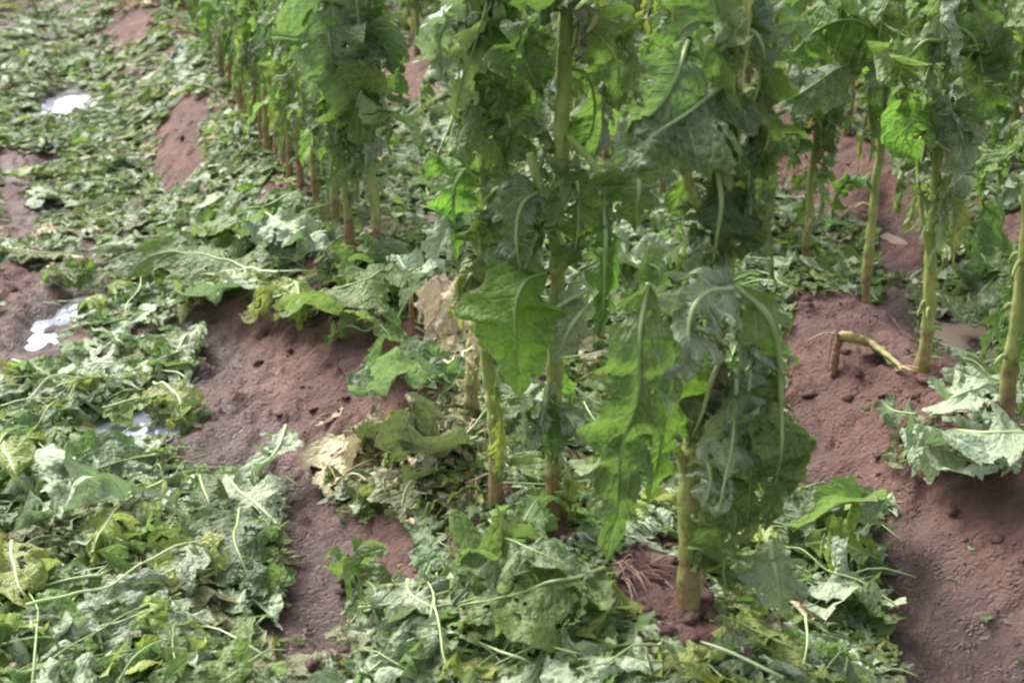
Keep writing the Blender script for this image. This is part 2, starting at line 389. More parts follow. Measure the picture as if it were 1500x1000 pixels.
def rib(P, Nn, r0=.005, r1=.0012, seg=6):
    m = max(6, int(len(P) * .86)); P = P[:m]; Nn = Nn[:m]; u = np.linspace(0, 1, len(P))
    return tube(P - Nn * .001, r0 * (1 - u) ** .8 + r1, seg)

def on_ground(V, lift=.004):
    g = height(V[:, 0], V[:, 1]); V = V.copy(); V[:, 2] = np.maximum(V[:, 2], g + lift); return V

# ------------------------------------------------------------------ setting: soil and water
def axis(segs):
    out = [segs[0][0]]
    for a, b, st in segs:
        n = max(1, int(round((b - a) / st))); out += list(np.linspace(a, b, n + 1)[1:])
    return np.array(out)
def geo_axis(a, b, st, g=1.25):
    out = [a]; 
    while out[-1] < b: out.append(out[-1] + st); st *= g
    return out
ca = np.array([-x for x in geo_axis(.7, 120, .05)][::-1] + list(np.arange(-.69, 2.7, .0105)) + list(np.arange(2.71, 8, .035)) + geo_axis(8.03, 200, .06))
sa = np.array([-x for x in geo_axis(-1.5, 60, .05)][::-1] + list(np.arange(1.51, 6.2, .0115)) + list(np.arange(6.22, 14, .03)) + geo_axis(14.05, 300, .06))
CC, SS = np.meshgrid(ca, sa); GX, GY = from_cs(CC, SS); GZ = height(GX, GY)
nc, ns = len(ca), len(sa); ii = np.arange(ns - 1)[:, None] * nc; jj = np.arange(nc - 1)[None]
GF = np.stack([ii + jj, ii + jj + 1, ii + jj + nc + 1, ii + jj + nc], -1).reshape(-1, 4)
soil = mesh_obj('field_soil', np.stack([GX, GY, GZ], -1).reshape(-1, 3), GF, [SOIL]); tag(soil, kind='structure')
for k, ((px, py, rx, ry, mud), q) in enumerate(zip(PUDDLES, PC)):
    a = np.arange(40) / 40 * 2 * np.pi
    r = 1.45 + .12 * vn(np.cos(a) * 1.5 + k * 9, np.sin(a) * 1.5, 51)
    rings = [.004, .35, .7, 1.0]; n = 40; j = np.arange(n); j2 = (j + 1) % n
    V = np.vstack([np.stack([q[0] + rx * f * r * np.cos(a), q[1] + ry * f * r * np.sin(a), a * 0 - .014], 1) for f in rings])
    F = np.vstack([np.stack([i_ * n + j, i_ * n + j2, (i_ + 1) * n + j2, (i_ + 1) * n + j], 1)[:, ::-1] for i_ in range(3)])
    tag(mesh_obj('puddle', V, F, [MUDDY if mud else WATER]), kind='structure')

# ------------------------------------------------------------------ fallen leaves
def mirror_fix(o): return o
SEED = [100]
def nseed(): SEED[0] += 1; return SEED[0]
def fallen(spine, Wd, mat, label, group=None, midrib=True, name='fallen_leaf', hint=(0, 0, 1), ribmat=None, rr=.0028, res=1.0, lift=.004, squash=1.0, **kw):
    sp = np.asarray(spine, float); L = np.linalg.norm(np.diff(sp, axis=0), axis=1).sum()
    nu = int(np.clip(L / .0075 * res, 16, 90)); nv = int(np.clip(Wd / 2 / .0075 * res, 5, 22))
    seed = kw.pop('seed', None) or nseed()
    V, F, U, P, Nn = blade(sp, Wd, hint, nu=nu, nv=nv, seed=seed, **kw)
    if squash < 1: g_ = height(V[:, 0], V[:, 1]); V[:, 2] = g_ + (V[:, 2] - g_) * squash
    V = on_ground(V, lift); org = np.array([sp[:, 0].mean(), sp[:, 1].mean(), sp[:, 2].min()])
    o = mesh_obj(name, V, F, [MAT[mat]], uv=U, origin=org); tag(o, label, 'leaf', group)
    if midrib:
        P2 = P.copy(); P2[:, 2] = np.maximum(P2[:, 2], height(P[:, 0], P[:, 1]) + lift)
        RV, RF = rib(P2 + np.array([0, 0, .0015]), Nn, rr, .0012)
        r = mesh_obj('midrib', RV - org, RF, [ribmat or RIBM(mat)], parent=o)
    return o
def gl(pts, Wd, mat, label, **kw):       # pts: pixel x, pixel y, height above soil
    sp = []
    for p in pts:
        g = G(p[0], p[1])
        if p[2] > .0:                  # raised point: same ray, nearer the eye
            q = flat(p[0], p[1], g[2] + p[2]); g = np.array([q[0], q[1], g[2] + p[2]])
        sp.append(g + np.array([0, 0, .006]))
    return fallen(sp, Wd, mat, label, **kw)

# hand-placed fallen leaves, near and large in the photograph
gl([(395,415,.05),(330,385,.09),(250,372,.10),(165,400,.04)], .26, 'dark', 'broad dark green leaf arched over a hollow beside the bare soil on the left', fold=-.5, crump=.35, curl=.9, tears=3, holes=.03, hint=(.1,-.55,.9))
gl([(400,400,.10),(340,425,.09),(250,445,.05),(150,480,.02)], .15, 'pale', 'pale leaf with long light midrib along the lower edge of the dark arched leaf', fold=.2, crump=.6)
gl([(405,395,.11),(345,400,.11),(290,410,.08),(262,480,.02)], .10, 'yellow', 'yellow-green curled leaf edge above the brown hollow on the left', fold=-.8, crump=.7)
gl([(300,470,.04),(262,520,.03),(270,590,.01)], .11, 'pale', 'pale leaf tip hanging down on to the bare soil edge on the left', crump=.6)
gl([(365,305,.08),(420,330,.10),(470,360,.08),(500,385,.02)], .20, 'pale', 'crinkled whitish-green leaf humped at the foot of the left stems', crump=.8, fold=-.5)
gl([(440,285,.05),(400,300,.09),(340,320,.09),(280,335,.03)], .20, 'green', 'ridged mid green leaf leaning from the left stems over the furrow', crump=.6, fold=-.4)
gl([(590,390,.07),(540,410,.10),(480,430,.09),(400,470,.02)], .24, 'green', 'wide ribbed green leaf above the black gap in the middle of the soil bank', crump=.4, fold=-.45, tears=4, holes=.05)
gl([(430,420,.08),(400,435,.07),(360,470,.02)], .14, 'yellow', 'crumpled yellow-green leaf beside the dark curled hole', crump=1.0)
gl([(425,410,.07),(440,440,.06),(440,488,.01)], .13, 'yellow', 'ragged yellow-green leaf flap hanging over the top of the bare red bank', crump=.5, fold=-.3)
gl([(575,375,.12),(600,395,.10),(640,420,.03)], .12, 'pale', 'pale leaf blade slanting off the last of the left stems', crump=.5, fold=-.5)
gl([(480,500,.02),(530,480,.04),(600,505,.02)], .15, 'green', 'shredded green leaf with looping ribs at the edge of the bare bank', crump=1.1, tears=10, holes=.2)
gl([(660,425,.16),(640,455,.13),(620,500,.04),(612,520,.02)], .19, 'dry', 'straw-coloured dried leaf drooping behind the two brown stems', crump=1.2, fold=-.5, rr=.003)
gl([(690,470,.10),(670,500,.06),(650,535,.02)], .16, 'dry', 'small brown-tinged dried leaf beside the brown stem', crump=1.1, fold=-.3)
gl([(560,540,.02),(620,545,.06),(690,560,.04)], .26, 'blue', 'grey-green crumpled leaf under the dried straw leaf', crump=1.1, tears=6)
gl([(560,640,.06),(510,655,.06),(480,690,.03),(470,728,.01)], .17, 'dry', 'yellowed papery leaf spread on the red bank below the brown stems', crump=.7, fold=-.3, rr=.003)
gl([(640,600,.08),(580,620,.08),(520,645,.05)], .15, 'olive', 'decaying olive leaf with a curved edge on the red bank', crump=1.2, fold=-.4, holes=.2, tears=9)
gl([(700,640,.05),(640,670,.07),(570,680,.05)], .24, 'olive', 'mottled grey-green rotting leaf at the foot of the brown stems', crump=1.1, tears=8, holes=.15)
gl([(640,690,.05),(600,715,.05),(590,765,.02)], .16, 'olive', 'dull olive leaf lying below the mottled rotting leaf', crump=.6)
gl([(235,668,.03),(190,675,.05),(130,700,.05),(78,722,.02)], .22, 'blue', 'long grey-green leaf with a pale midrib crossing the top of the near pile', crump=.45, fold=-.3, tears=3, holes=.03, hint=(.2,-.4,.9))
gl([(200,720,.06),(140,745,.07),(80,765,.05),(25,790,.02)], .20, 'pale', 'pale frilled leaf at the left end of the near pile', crump=.8)
gl([(235,705,.07),(185,745,.08),(150,790,.06),(140,850,.02)], .16, 'yellow', 'limp yellow-green leaf folded in the middle of the near pile', crump=.8, fold=-.6)
gl([(290,700,.10),(305,735,.09),(310,775,.03)], .12, 'dark', 'small dark green leaf flap standing in the near pile', crump=.3, fold=-.3, tears=1, holes=0, hint=(0,-.9,.5))
gl([(350,745,.08),(345,790,.08),(360,840,.05),(380,890,.02)], .22, 'blue', 'lobed grey-green leaf spread flat at the right edge of the near pile', crump=.4, fold=-.2, tears=8, holes=.02, hint=(0,-.4,.9))
gl([(420,622,.10),(400,665,.09),(375,700,.06),(350,735,.03)], .14, 'pale', 'pale twisted leaf rising at the right edge of the near pile', crump=.7)
gl([(405,772,.03),(375,740,.07),(345,715,.06),(320,695,.03)], .18, 'pale', 'light leaf with a straight white midrib beside the bare red bank', crump=.4, fold=-.35, hint=(0,-.4,.9))
gl([(265,800,.05),(220,780,.07),(180,800,.05)], .18, 'green', 'green leaf tucked under the limp yellow-green leaf', crump=.8)
gl([(300,800,.05),(250,840,.06),(200,860,.03)], .19, 'yellow', 'pale yellow crumpled leaf in the lower part of the near pile', crump=.9)
gl([(150,852,.05),(90,855,.06),(10,880,.02)], .17, 'green', 'ribbed green leaf along the lower left corner', crump=.6, fold=-.4)
gl([(20,800,.02),(30,860,.06),(70,905,.03)], .16, 'yellow', 'yellow-green leaf tip at the lower left corner', crump=.6)
gl([(150,600,.02),(210,590,.04),(285,578,.02)], .16, 'green', 'mid green crumpled leaf above the lowest left puddle', crump=.9, squash=.7)
gl([(225,560,.02),(262,590,.05),(240,640,.03)], .15, 'yellow', 'bright yellow-green leaf tip hanging towards the lowest left puddle', crump=.8, squash=.8)
gl([(215,540,.02),(255,520,.05),(292,500,.02)], .14, 'green', 'small ribbed green leaf against the left edge of the bare bank', crump=.9)
gl([(130,645,.02),(80,655,.04),(30,640,.02)], .17, 'blue', 'grey-green crumpled leaf just above the long-ribbed leaf of the near pile', crump=1.0, squash=.7)
gl([(250,618,.01),(280,606,.04),(312,598,.02)], .11, 'green', 'small crumpled leaf at the tip of the litter on the bare bank', crump=1.0)
gl([(20,530,.03),(60,545,.05),(95,575,.01)], .10, 'green', 'arched green leaf with a light midrib near the left picture edge', crump=.6)
gl([(5,365,.03),(70,372,.04),(160,378,.03)], .16, 'olive', 'long dull green leaf stretched across the furrow at the left edge', crump=.7, squash=.7)
gl([(60,400,.02),(110,395,.04),(170,405,.03)], .18, 'green', 'green leaf bunched to the left of the dark arched leaf', crump=1.0, squash=.8)
gl([(5,650,.05),(20,690,.05),(48,730,.01)], .12, 'yellow', 'yellowing leaf hanging down at the left edge of the picture', crump=.6)
gl([(885,828,.06),(820,858,.09),(740,878,.08),(630,900,.02)], .20, 'green', 'wide torn green leaf with a long pale midrib in the near centre', crump=.9, fold=-.5, tears=9, holes=.12, hint=(.1,-.4,.9))
gl([(700,790,.05),(750,800,.10),(820,830,.10),(870,850,.06)], .24, 'blue', 'dark green ribbed leaf folded above the wide torn leaf with the long midrib', crump=.7, fold=-.6, tears=5)
gl([(800,790,.09),(740,790,.09),(660,830,.04)], .2, 'green', 'green leaf with torn ribs at the foot of the middle stem', crump=.9)
gl([(510,830,.01),(540,860,.05),(560,910,.04)], .16, 'green', 'crinkled green leaf standing at the lower edge of the red bank', crump=1.0)
gl([(590,850,.03),(610,880,.05),(650,920,.03)], .17, 'pale', 'pale leaf scrap under the tip of the wide torn leaf with the long midrib', crump=.9)
gl([(1290,735,.05),(1230,745,.09),(1180,770,.07),(1160,785,.03)], .13, 'green', 'folded green leaf with a dark inner edge lying beside the right bank', crump=.3, fold=.8, tears=1, holes=0)
gl([(1305,730,.06),(1280,765,.06),(1250,800,.04)], .11, 'pale', 'pale grey leaf underside at the tip of the folded green leaf', crump=.5)
gl([(1180,800,.04),(1230,800,.07),(1290,830,.04)], .2, 'yellow', 'yellow-green crinkled leaf lying under the folded green leaf', crump=.9)
gl([(1290,890,.02),(1230,860,.06),(1150,850,.06)], .24, 'pale', 'pale tattered leaf at the bottom edge left of the right bank', crump=.8, tears=9)
gl([(1500,560,.10),(1450,565,.12),(1400,585,.08),(1350,605,.03)], .24, 'pale', 'pale leaf with a raised midrib leaning against the far right stem', crump=.4, fold=-.4, hint=(0,-.4,.9))
gl([(1500,640,.05),(1440,640,.07),(1380,640,.05),(1335,700,.01)], .26, 'pale', 'broad whitish-green torn leaf draped on top of the right bank', crump=.55, fold=-.2, tears=7, holes=.08)
gl([(1495,690,.03),(1430,672,.05),(1350,690,.02)], .20, 'pale', 'second whitish-green leaf under the broad draped one on the right bank', crump=.7, tears=6)
gl([(1345,610,.02),(1310,605,.03),(1290,590,.02)], .10, 'blue', 'small grey-green leaf at the left tip of the draped pale leaf', crump=.7)
gl([(900,370,.03),(950,390,.06),(1010,360,.04)], .28, 'pale', 'pale crumpled leaf in the furrow behind the middle stem', crump=1.0)
gl([(1410,330,.05),(1440,400,.09),(1400,440,.05)], .3, 'green', 'bright mass of green leaf lying behind the stout right stem', crump=1.0)
gl([(1470,400,.05),(1440,430,.08),(1390,470,.03)], .22, 'blue', 'grey-green leaf beside the muddy pool on the right', crump=.9)

# ------------------------------------------------------------------ procedural litter, denser in the furrows
def poly_has(poly, x, y):
    ins = False; j = len(poly) - 1
    for i in range(len(poly)):
        xi, yi = poly[i]; xj, yj = poly[j]
        if (yi > y) != (yj > y) and x < (xj - xi) * (y - yi) / (yj - yi) + xi: ins = not ins
        j = i
    return ins
BARE = [
 [(985,840),(1045,840),(1050,930),(975,930)], [(790,730),(840,730),(845,770),(790,770)], [(700,690),(750,690),(750,740),(700,740)], [(280,450),(600,470),(620,620),(480,700),(270,660)],
 [(410,740),(560,740),(660,790),(620,820),(500,835),(500,900),(490,1100),(400,1100)], 
 [(300,455),(350,440),(360,490),(430,500),(560,545),(600,600),(500,620),(450,680),(470,740),(560,760),(600,790),(500,830),(480,900),(470,1100),(400,1100),(425,760),(430,620),(310,660),(265,650),(310,590),(280,500)],
 [(1160,430),(1330,420),(1360,590),(1300,600),(1330,700),(1500,680),(1700,700),(1700,1200),(1320,1200),(1310,900),(1290,760),(1330,720),(1170,700),(1150,560)],
 [(225,220),(265,130),(310,150),(275,200),(300,215),(240,285)],
 [(165,40),(205,15),(215,45),(180,60)],
 [(555,75),(640,60),(640,130),(560,140)],
 [(1130,160),(1230,190),(1345,240),(1345,300),(1200,310),(1130,240)],
 [(0,200),(45,250),(50,330),(0,340)], [(0,380),(50,400),(80,480),(60,520),(0,520)], [(0,780),(60,820),(30,850),(0,850)], [(1380,470),(1450,470),(1440,510),(1370,510)], [(1290,330),(1335,330),(1340,390),(1280,390)],
 [(1420,310),(1500,310),(1500,350),(1420,350)], [(270,470),(340,440),(320,500),(270,520)], [(890,830),(990,790),(995,880),(900,880)], [(100,660),(75,690),(60,740),(100,690)]]
def puddle_near(X, Y, m=.0):
    for (px, py, rx, ry, mud), q in zip(PUDDLES, PC):
        if ((X - q[0]) / (rx + m)) ** 2 + ((Y - q[1]) / (ry + m)) ** 2 < 1: return True
    return False
def project(X, Y, Z):
    dz = Z - EYE; f = Y * CP - dz * SP; up = Y * SP + dz * CP
    return 750 + FPX * X / f, 500 - FPX * up / f
rng = random.Random(5)
def bare(X, Y, Z):
    for dz in (0, .045):
        x, y = project(X, Y, Z + dz)
        for b in BARE:
            if poly_has(b, x, y): return True
    return False
def furrow_d(X, Y):
    c, s = to_cs(X, Y); ph = (c - ROW0) / PITCHROW
    return abs(ph - round(ph)) * 2, c, s
def region(c):
    if c < .45: return 0
    if c < 2.02: return 1
    return 2
LBL = {0: ('limp hail-torn green leaf in the litter of the left furrow', 'fallen leaves filling the left furrow'),
       1: ('limp hail-torn green leaf lying between the middle row and the second row', 'fallen leaves between the first two rows'),
       2: ('limp hail-torn green leaf lying on the ground beyond the second row', 'fallen leaves beyond the second row')}
MATS = ['green'] * 7 + ['blue'] * 7 + ['pale'] * 7 + ['yellow'] * 3 + ['olive'] * 2 + ['bright'] * 2 + ['dark'] * 2
n = 0; tries = 0
while n < 292 and tries < 20000:
    tries += 1
    x = rng.uniform(-60, 1560); y = rng.uniform(0, 1) ** .62 * 1100 - 20
    g = G(x, y); X, Y, Z = g
    if Y > 9.5 or Y < 2.0: continue
    d, c, s = furrow_d(X, Y)
    if bare(X, Y, Z) or puddle_near(X, Y, .06 if Y < 5 else .12): continue
    if d < .25 and c > .4 and rng.random() < .3: continue
    L = rng.uniform(.28, .55); a = rng.gauss(.75, .6) if c < .6 else rng.gauss(.9, 1.1); Wd = rng.uniform(.13, .26)
    dx, dy = math.cos(a), math.sin(a); b = rng.uniform(-.5, .5)
    sp = []; lift = rng.uniform(0, .06) * (1 if d > .5 else .4); ok = True
    for t in (-.5, -.17, .17, .5):
        qx = X + dx * L * t - dy * b * L * t * t; qy = Y + dy * L * t + dx * b * L * t * t
        qz = hz(qx, qy)
        wx, wy = -dy * Wd * .45, dx * Wd * .45
        if (bare(qx, qy, qz) or bare(qx + wx, qy + wy, qz) or bare(qx - wx, qy - wy, qz)) and rng.random() < .9 or puddle_near(qx, qy, -.01): ok = False; break
        sp.append((qx, qy, qz + .008 + lift + (.25 - t * t) * rng.uniform(0, .17)))
    if not ok: continue
    lab, grp = LBL[region(c)]
    near = Y < 5
    fallen(sp, Wd, rng.choice(MATS), lab, grp, midrib=rng.random() < (.5 if near else .35), rr=rng.uniform(.001, .0022), base=.3, res=1.0 if near else .6,
           crump=rng.uniform(.8, 1.5), fold=rng.uniform(-.8, .5), curl=rng.uniform(-1.2, 1.2), squash=.62, tears=rng.randint(3, 11), holes=rng.uniform(0, .2),
           hint=(rng.uniform(-.35, .35), rng.uniform(-.45, .1), 1), cf=rng.uniform(11, 22))
    n += 1

# shredded scraps: one uncountable mass
def scraps(name, count, ymin, ymax, xr, yr, size, bare_p, seed, crump=1.1, res=(7, 3)):
    r = random.Random(seed); parts = []; k = 0; keys = ['green', 'blue', 'pale', 'yellow', 'olive', 'dark', 'dry', 'bright']
    wts = [6, 6, 9, 2.2, 4, 2, .6, 1.5]; t = 0
    while k < count and t < count * 8:
        t += 1
        q = flat(r.uniform(*xr), r.uniform(*yr), .06); X, Y = q
        if not (ymin < Y < ymax): continue
        d, c, s = furrow_d(X, Y)
        if puddle_near(X, Y, -.015 if Y < 5 else .03): continue
        z = hz(X, Y); isb = bare(X, Y, z)
        if isb and r.random() > bare_p: continue
        if c < .3 and d < .45 and Y < 4.5 and r.random() < .1: continue
        if d < .3 and r.random() < (.15 if c < 1.3 else .25): continue
        L = r.uniform(*size) * (.45 if isb else 1); a = r.gauss(.8, .8); b = r.uniform(-.6, .6)
        if not isb and bare(X + math.cos(a) * L * .4, Y + math.sin(a) * L * .4, z) or bare(X - math.cos(a) * L * .4, Y - math.sin(a) * L * .4, z): L *= .3
        zz = 0 if isb else r.uniform(0, .05) * min(1, d * 1.3)
        sp = [(X + math.cos(a) * L * q_ - math.sin(a) * b * L * q_ * q_, Y + math.sin(a) * L * q_ + math.cos(a) * b * L * q_ * q_, z + .008 + zz + (.25 - q_ * q_) * r.uniform(0, .25) * L) for q_ in (-.5, 0, .5)]
        m = r.choices(range(8), wts)[0]
        V, F, U, P, Nn = blade(np.array(sp), L * r.uniform(.25, .7), (r.uniform(-.5, .5), r.uniform(-.5, .3), 1), nu=res[0], nv=res[1], seed=r.randint(0, 10 ** 6), crump=crump, fold=r.uniform(-.6, .6), curl=r.uniform(-1.5, 1.5), tears=2, holes=.12, rag=.6, cf=24, blunt=r.random() < .7)
        g_ = height(V[:, 0], V[:, 1]); V[:, 2] = g_ + np.maximum((V[:, 2] - g_) * .55, .003); parts.append((V, F, m, U)); k += 1
        if r.random() < .06 and not isb:        # bare ribs stripped of their blade
            L2 = L * r.uniform(1, 2.5); a2 = r.uniform(0, 6.28)
            L2 = min(L2, .22); PP = smooth_line([(X + math.cos(a2) * L2 * q_ + r.uniform(-.01, .01), Y + math.sin(a2) * L2 * q_ + r.uniform(-.01, .01), z + .012 + zz + (.25 - q_ * q_) * L2 * r.uniform(.0, .5)) for q_ in (-.5, -.1, .2, .5)], 8)
            V, F = tube(PP, np.linspace(1, .4, 8) * r.uniform(.0014, .0032), 5)
            parts.append((V, F, 8 if r.random() < .4 else 9, None))
    V, F, Mi, U = join(parts)
    o = mesh_obj(name, V, F, [MAT[k_] for k_ in keys] + [RIB, RIBG], uv=U, midx=Mi)
    return o
o = scraps('leaf_litter', 3700, 1.9, 5.6, (-120, 1620), (190, 1180), (.05, .20), .07, 9, res=(16, 6), crump=1.2)
tag(o, 'carpet of shredded green leaf scraps and stripped ribs between the near rows', 'leaf litter', kind='stuff')
o = scraps('leaf_litter', 11000, 5.0, 13.5, (-150, 1650), (-120, 330), (.08, .24), .04, 19, res=(8, 3), crump=1.3)
tag(o, 'carpet of shredded green leaf scraps covering the ground far up the field', 'leaf litter', kind='stuff')

o = scraps('leaf_litter', 2600, 3.4, 8.5, (480, 1620), (60, 520), (.08, .24), .05, 29, res=(11, 4), crump=1.2)
tag(o, 'carpet of shredded green leaf scraps in the furrows behind the second row', 'leaf litter', kind='stuff')
# the withered clump on the near ridge
_r = random.Random(77); _p = []
for _k in range(420):
    x = _r.gauss(615, 62); y = _r.gauss(690, 42)
    if not (478 < x < 730 and 600 < y < 790): continue
    g = G(x, y); L = _r.uniform(.03, .10); a = _r.uniform(0, 6.28); up = _r.uniform(0, .03) * max(0, 1 - ((x - 615) / 130) ** 2)
    sp = [g + [math.cos(a) * L * t_, math.sin(a) * L * t_, .006 + up + (.25 - t_ * t_) * L * _r.uniform(0, .8)] for t_ in (-.5, 0, .5)]
    V, F, U, P, Nn = blade(np.array(sp), L * _r.uniform(.25, .6), (_r.uniform(-.7, .7), _r.uniform(-.7, .5), 1), nu=9, nv=3, seed=_k + 900, crump=1.3, curl=_r.uniform(-1.5, 1.5), tears=1, holes=.1, rag=.6, cf=28, blunt=True)
    _p.append((on_ground(V, .003), F, _r.choices((0, 1, 2, 3), (7, 2 if x > 540 else 8, 3, 2))[0], U))
    if _r.random() < .1:
        PP = smooth_line([g + [math.cos(a) * .1 * t_ + _r.uniform(-.012, .012), math.sin(a) * .1 * t_, .01 + up + (.25 - t_ * t_) * .09] for t_ in (-.5, -.15, .2, .5)], 9)
        V, F = tube(PP, np.linspace(.0016, .0008, 9), 5); _p.append((V, F, 4, None))
V, F, Mi, U = join(_p); g = G(615, 700)
tag(mesh_obj('withered_plant', V, F, [MAT['olive'], MAT['dry'], MAT['green'], MAT['yellow'], RIBD], uv=U, midx=Mi, origin=g), 'withered finely shredded yellow-brown clump on the ridge left of the near stems', 'withered plant')
# clods and crumbs lying loose on the bare banks
def clods():
    r = random.Random(3); Vs = []; Fs = []; o = 0
    base = np.array([(1,0,0),(-1,0,0),(0,1,0),(0,-1,0),(0,0,1),(0,0,-1)], float)
    tri = [(0,2,4),(2,1,4),(1,3,4),(3,0,4),(2,0,5),(1,2,5),(3,1,5),(0,3,5)]
    vs = list(base); fs = []; cache = {}
    def mid(a, b):
        k = (min(a, b), max(a, b))
        if k not in cache: m = vs[a] + vs[b]; vs.append(m / np.linalg.norm(m)); cache[k] = len(vs) - 1
        return cache[k]
    for a, b, c in tri:
        x, y, z = mid(a, b), mid(b, c), mid(c, a); fs += [(a, x, z), (x, b, y), (z, y, c), (x, y, z)]
    vs = np.array(vs); fs = np.array(fs)
    for k in range(4200):
        q = flat(r.uniform(-50, 1550), r.uniform(80, 1150) , .1); z = hz(*q)
        d, c, s = furrow_d(*q)
        if z < .03: continue
        sz = .0025 + .015 * r.random() ** 8
        v = vs * (1 + .6 * vn(vs[:, 0] * 2 + k, vs[:, 1] * 2 + vs[:, 2], 2))[:, None] * sz * np.array([r.uniform(.8, 1.5), r.uniform(.8, 1.4), r.uniform(.5, .9)])
        Vs.append(v + np.array([q[0], q[1], z + sz * .25])); Fs.append(fs + o); o += len(vs)
    ob = mesh_obj('soil_crumbs', np.vstack(Vs), np.vstack(Fs), [SOIL])
    tag(ob, 'loose reddish soil crumbs scattered over the banks', 'soil crumbs', kind='stuff')
clods()

# ------------------------------------------------------------------ plants
def empty(name, loc):
    o = bpy.data.objects.new(name, None); C.objects.link(o); o.location = loc; o.empty_display_size = .1; return o
def stem_part(root, org, pts, r0, r1, seed, name='stem', seg=12, knots=True, mat=None):
    P = smooth_line(pts, max(10, int(len(pts) * 14))); n = len(P)
    L = np.concatenate([[0], np.cumsum(np.linalg.norm(np.diff(P, axis=0), axis=1))])
    R = np.interp(L, [0, L[-1]], [r0 * .86, r1 * .9]) * (1 + .10 * vn(L * 7, seed, 9))
    P = P + .004 * np.stack([vn(L * 9, seed, 1), vn(L * 9, seed, 2), L * 0], 1)
    if knots:                                  # swollen leaf scars up the stem
        rg = np.random.RandomState(seed); k = .03
        while k < L[-1]:
            R = R * (1 + rg.uniform(.02, .14) * np.exp(-((L - k) / .006) ** 2)); k += rg.uniform(.03, .09)
        R = R * (1 + .25 * np.exp(-(L / .11) ** 2))
    V, F = tube(P - org, R, seg, rough=.22, seed=seed)
    return mesh_obj(name, V, F, [mat or STEM], parent=root), P, L
def leaf_part(root, org, pts, Wd, mat, hint, res=1.0, midrib=True, rr=.004, label=None, **kw):
    sp = np.asarray(pts, float); L = np.linalg.norm(np.diff(sp, axis=0), axis=1).sum()
    nu = int(np.clip(L / .0075 * res, 14, 110)); nv = int(np.clip(Wd / 2 / .0075 * res, 4, 26))
    V, F, U, P, Nn = blade(sp, Wd, hint, nu=nu, nv=nv, seed=kw.pop('seed', None) or nseed(), **kw)
    lf = mesh_obj('leaf', V - org, F, [MAT[mat]], parent=root, uv=U)
    if label: lf['label'] = label
    if midrib:
        RV, RF = rib(P, Nn, rr, .001); mesh_obj('midrib', RV - org, RF, [RIBM(mat)], parent=lf)
    return lf
def droop(base, az, L, r, out=None, up=.03):
    o = np.array([math.cos(az), math.sin(az), 0]); out = out if out is not None else r.uniform(.03, .085)
    sw = np.array([-o[1], o[0], 0]) * r.uniform(-.06, .06)
    b = np.asarray(base, float)
    k1 = b + o * out * .6 + np.array([0, 0, up]); k2 = b + o * out + np.array([0, 0, up * .2 - .02])
    k3 = b + o * out * 1.1 + sw + np.array([0, 0, -.45 * L]); k4 = b + o * out * r.uniform(.5, 1.3) + sw * 1.8 + np.array([0, 0, -.95 * L])
    return [b, k1, k2, k3, k4], o * .8 + np.array([0, 0, .55])
RM = ['green'] * 4 + ['bright'] * 3 + ['pale'] * 4 + ['yellow'] * 2 + ['blue'] * 2 + ['olive'] * 1
PM = ['green'] * 6 + ['bright'] * 5 + ['blue'] * 4 + ['dark'] * 3 + ['pale'] * 2 + ['yellow'] * 1
def random_leaves(root, org, P, L, zs, r, res=1.0, size=(.22, .46), wid=(.06, .14), midrib=True, mats=PM, faces=None):
    az = r.uniform(0, 6.28)
    for z in zs:
        i = int(np.searchsorted(P[:, 2], z)); i = min(i, len(P) - 1); b = P[i]
        az += 2.4 + r.uniform(-.5, .5)
        a = az if faces is None else r.uniform(*faces)
        Lf = r.uniform(*size); sp, h = droop(b, a, Lf, r)
        if r.random() < .09:                   # leaf still held out, torn
            o = np.array([math.cos(a), math.sin(a), 0]); sp = [b, b + o * Lf * .35 + [0, 0, .05], b + o * Lf * .7 + [0, 0, .0], b + o * Lf * .9 + [0, 0, -.1 * r.random() - .04]]; h = np.array([0, 0, 1.])
        leaf_part(root, org, sp, r.uniform(*wid), r.choice(mats), h, res=res, midrib=midrib, rr=r.uniform(.0018, .003), crump=r.uniform(.6, 1.3), fold=r.uniform(-1, .3),
                  curl=r.uniform(-1, 1), tears=r.randint(5, 14), holes=r.uniform(.05, .25), twist=r.uniform(-.9, .9), cf=r.uniform(10, 19), base=.1)
def stubs(root, org, P, L, r, n, zmax=.5):
    for _ in range(n):
        i = r.randrange(2, max(3, int(len(P) * .6))); b = P[i]
        if b[2] - P[0][2] > zmax: continue
        a = r.uniform(0, 6.28); o = np.array([math.cos(a), math.sin(a), 0]); l = r.uniform(.02, .05)
        PP = smooth_line([b + o * .006, b + o * l * .6 + [0, 0, .008], b + o * l + [0, 0, -r.uniform(0, .03)]], 8)
        V, F = tube(PP - org, np.linspace(.006, .003, 8), 7, rough=.3, seed=r.randint(0, 99)); mesh_obj('leaf_stub', V, F, [STEM if r.random() < .8 else RIBG], parent=root)
FWD = np.array([0, -1, .25])
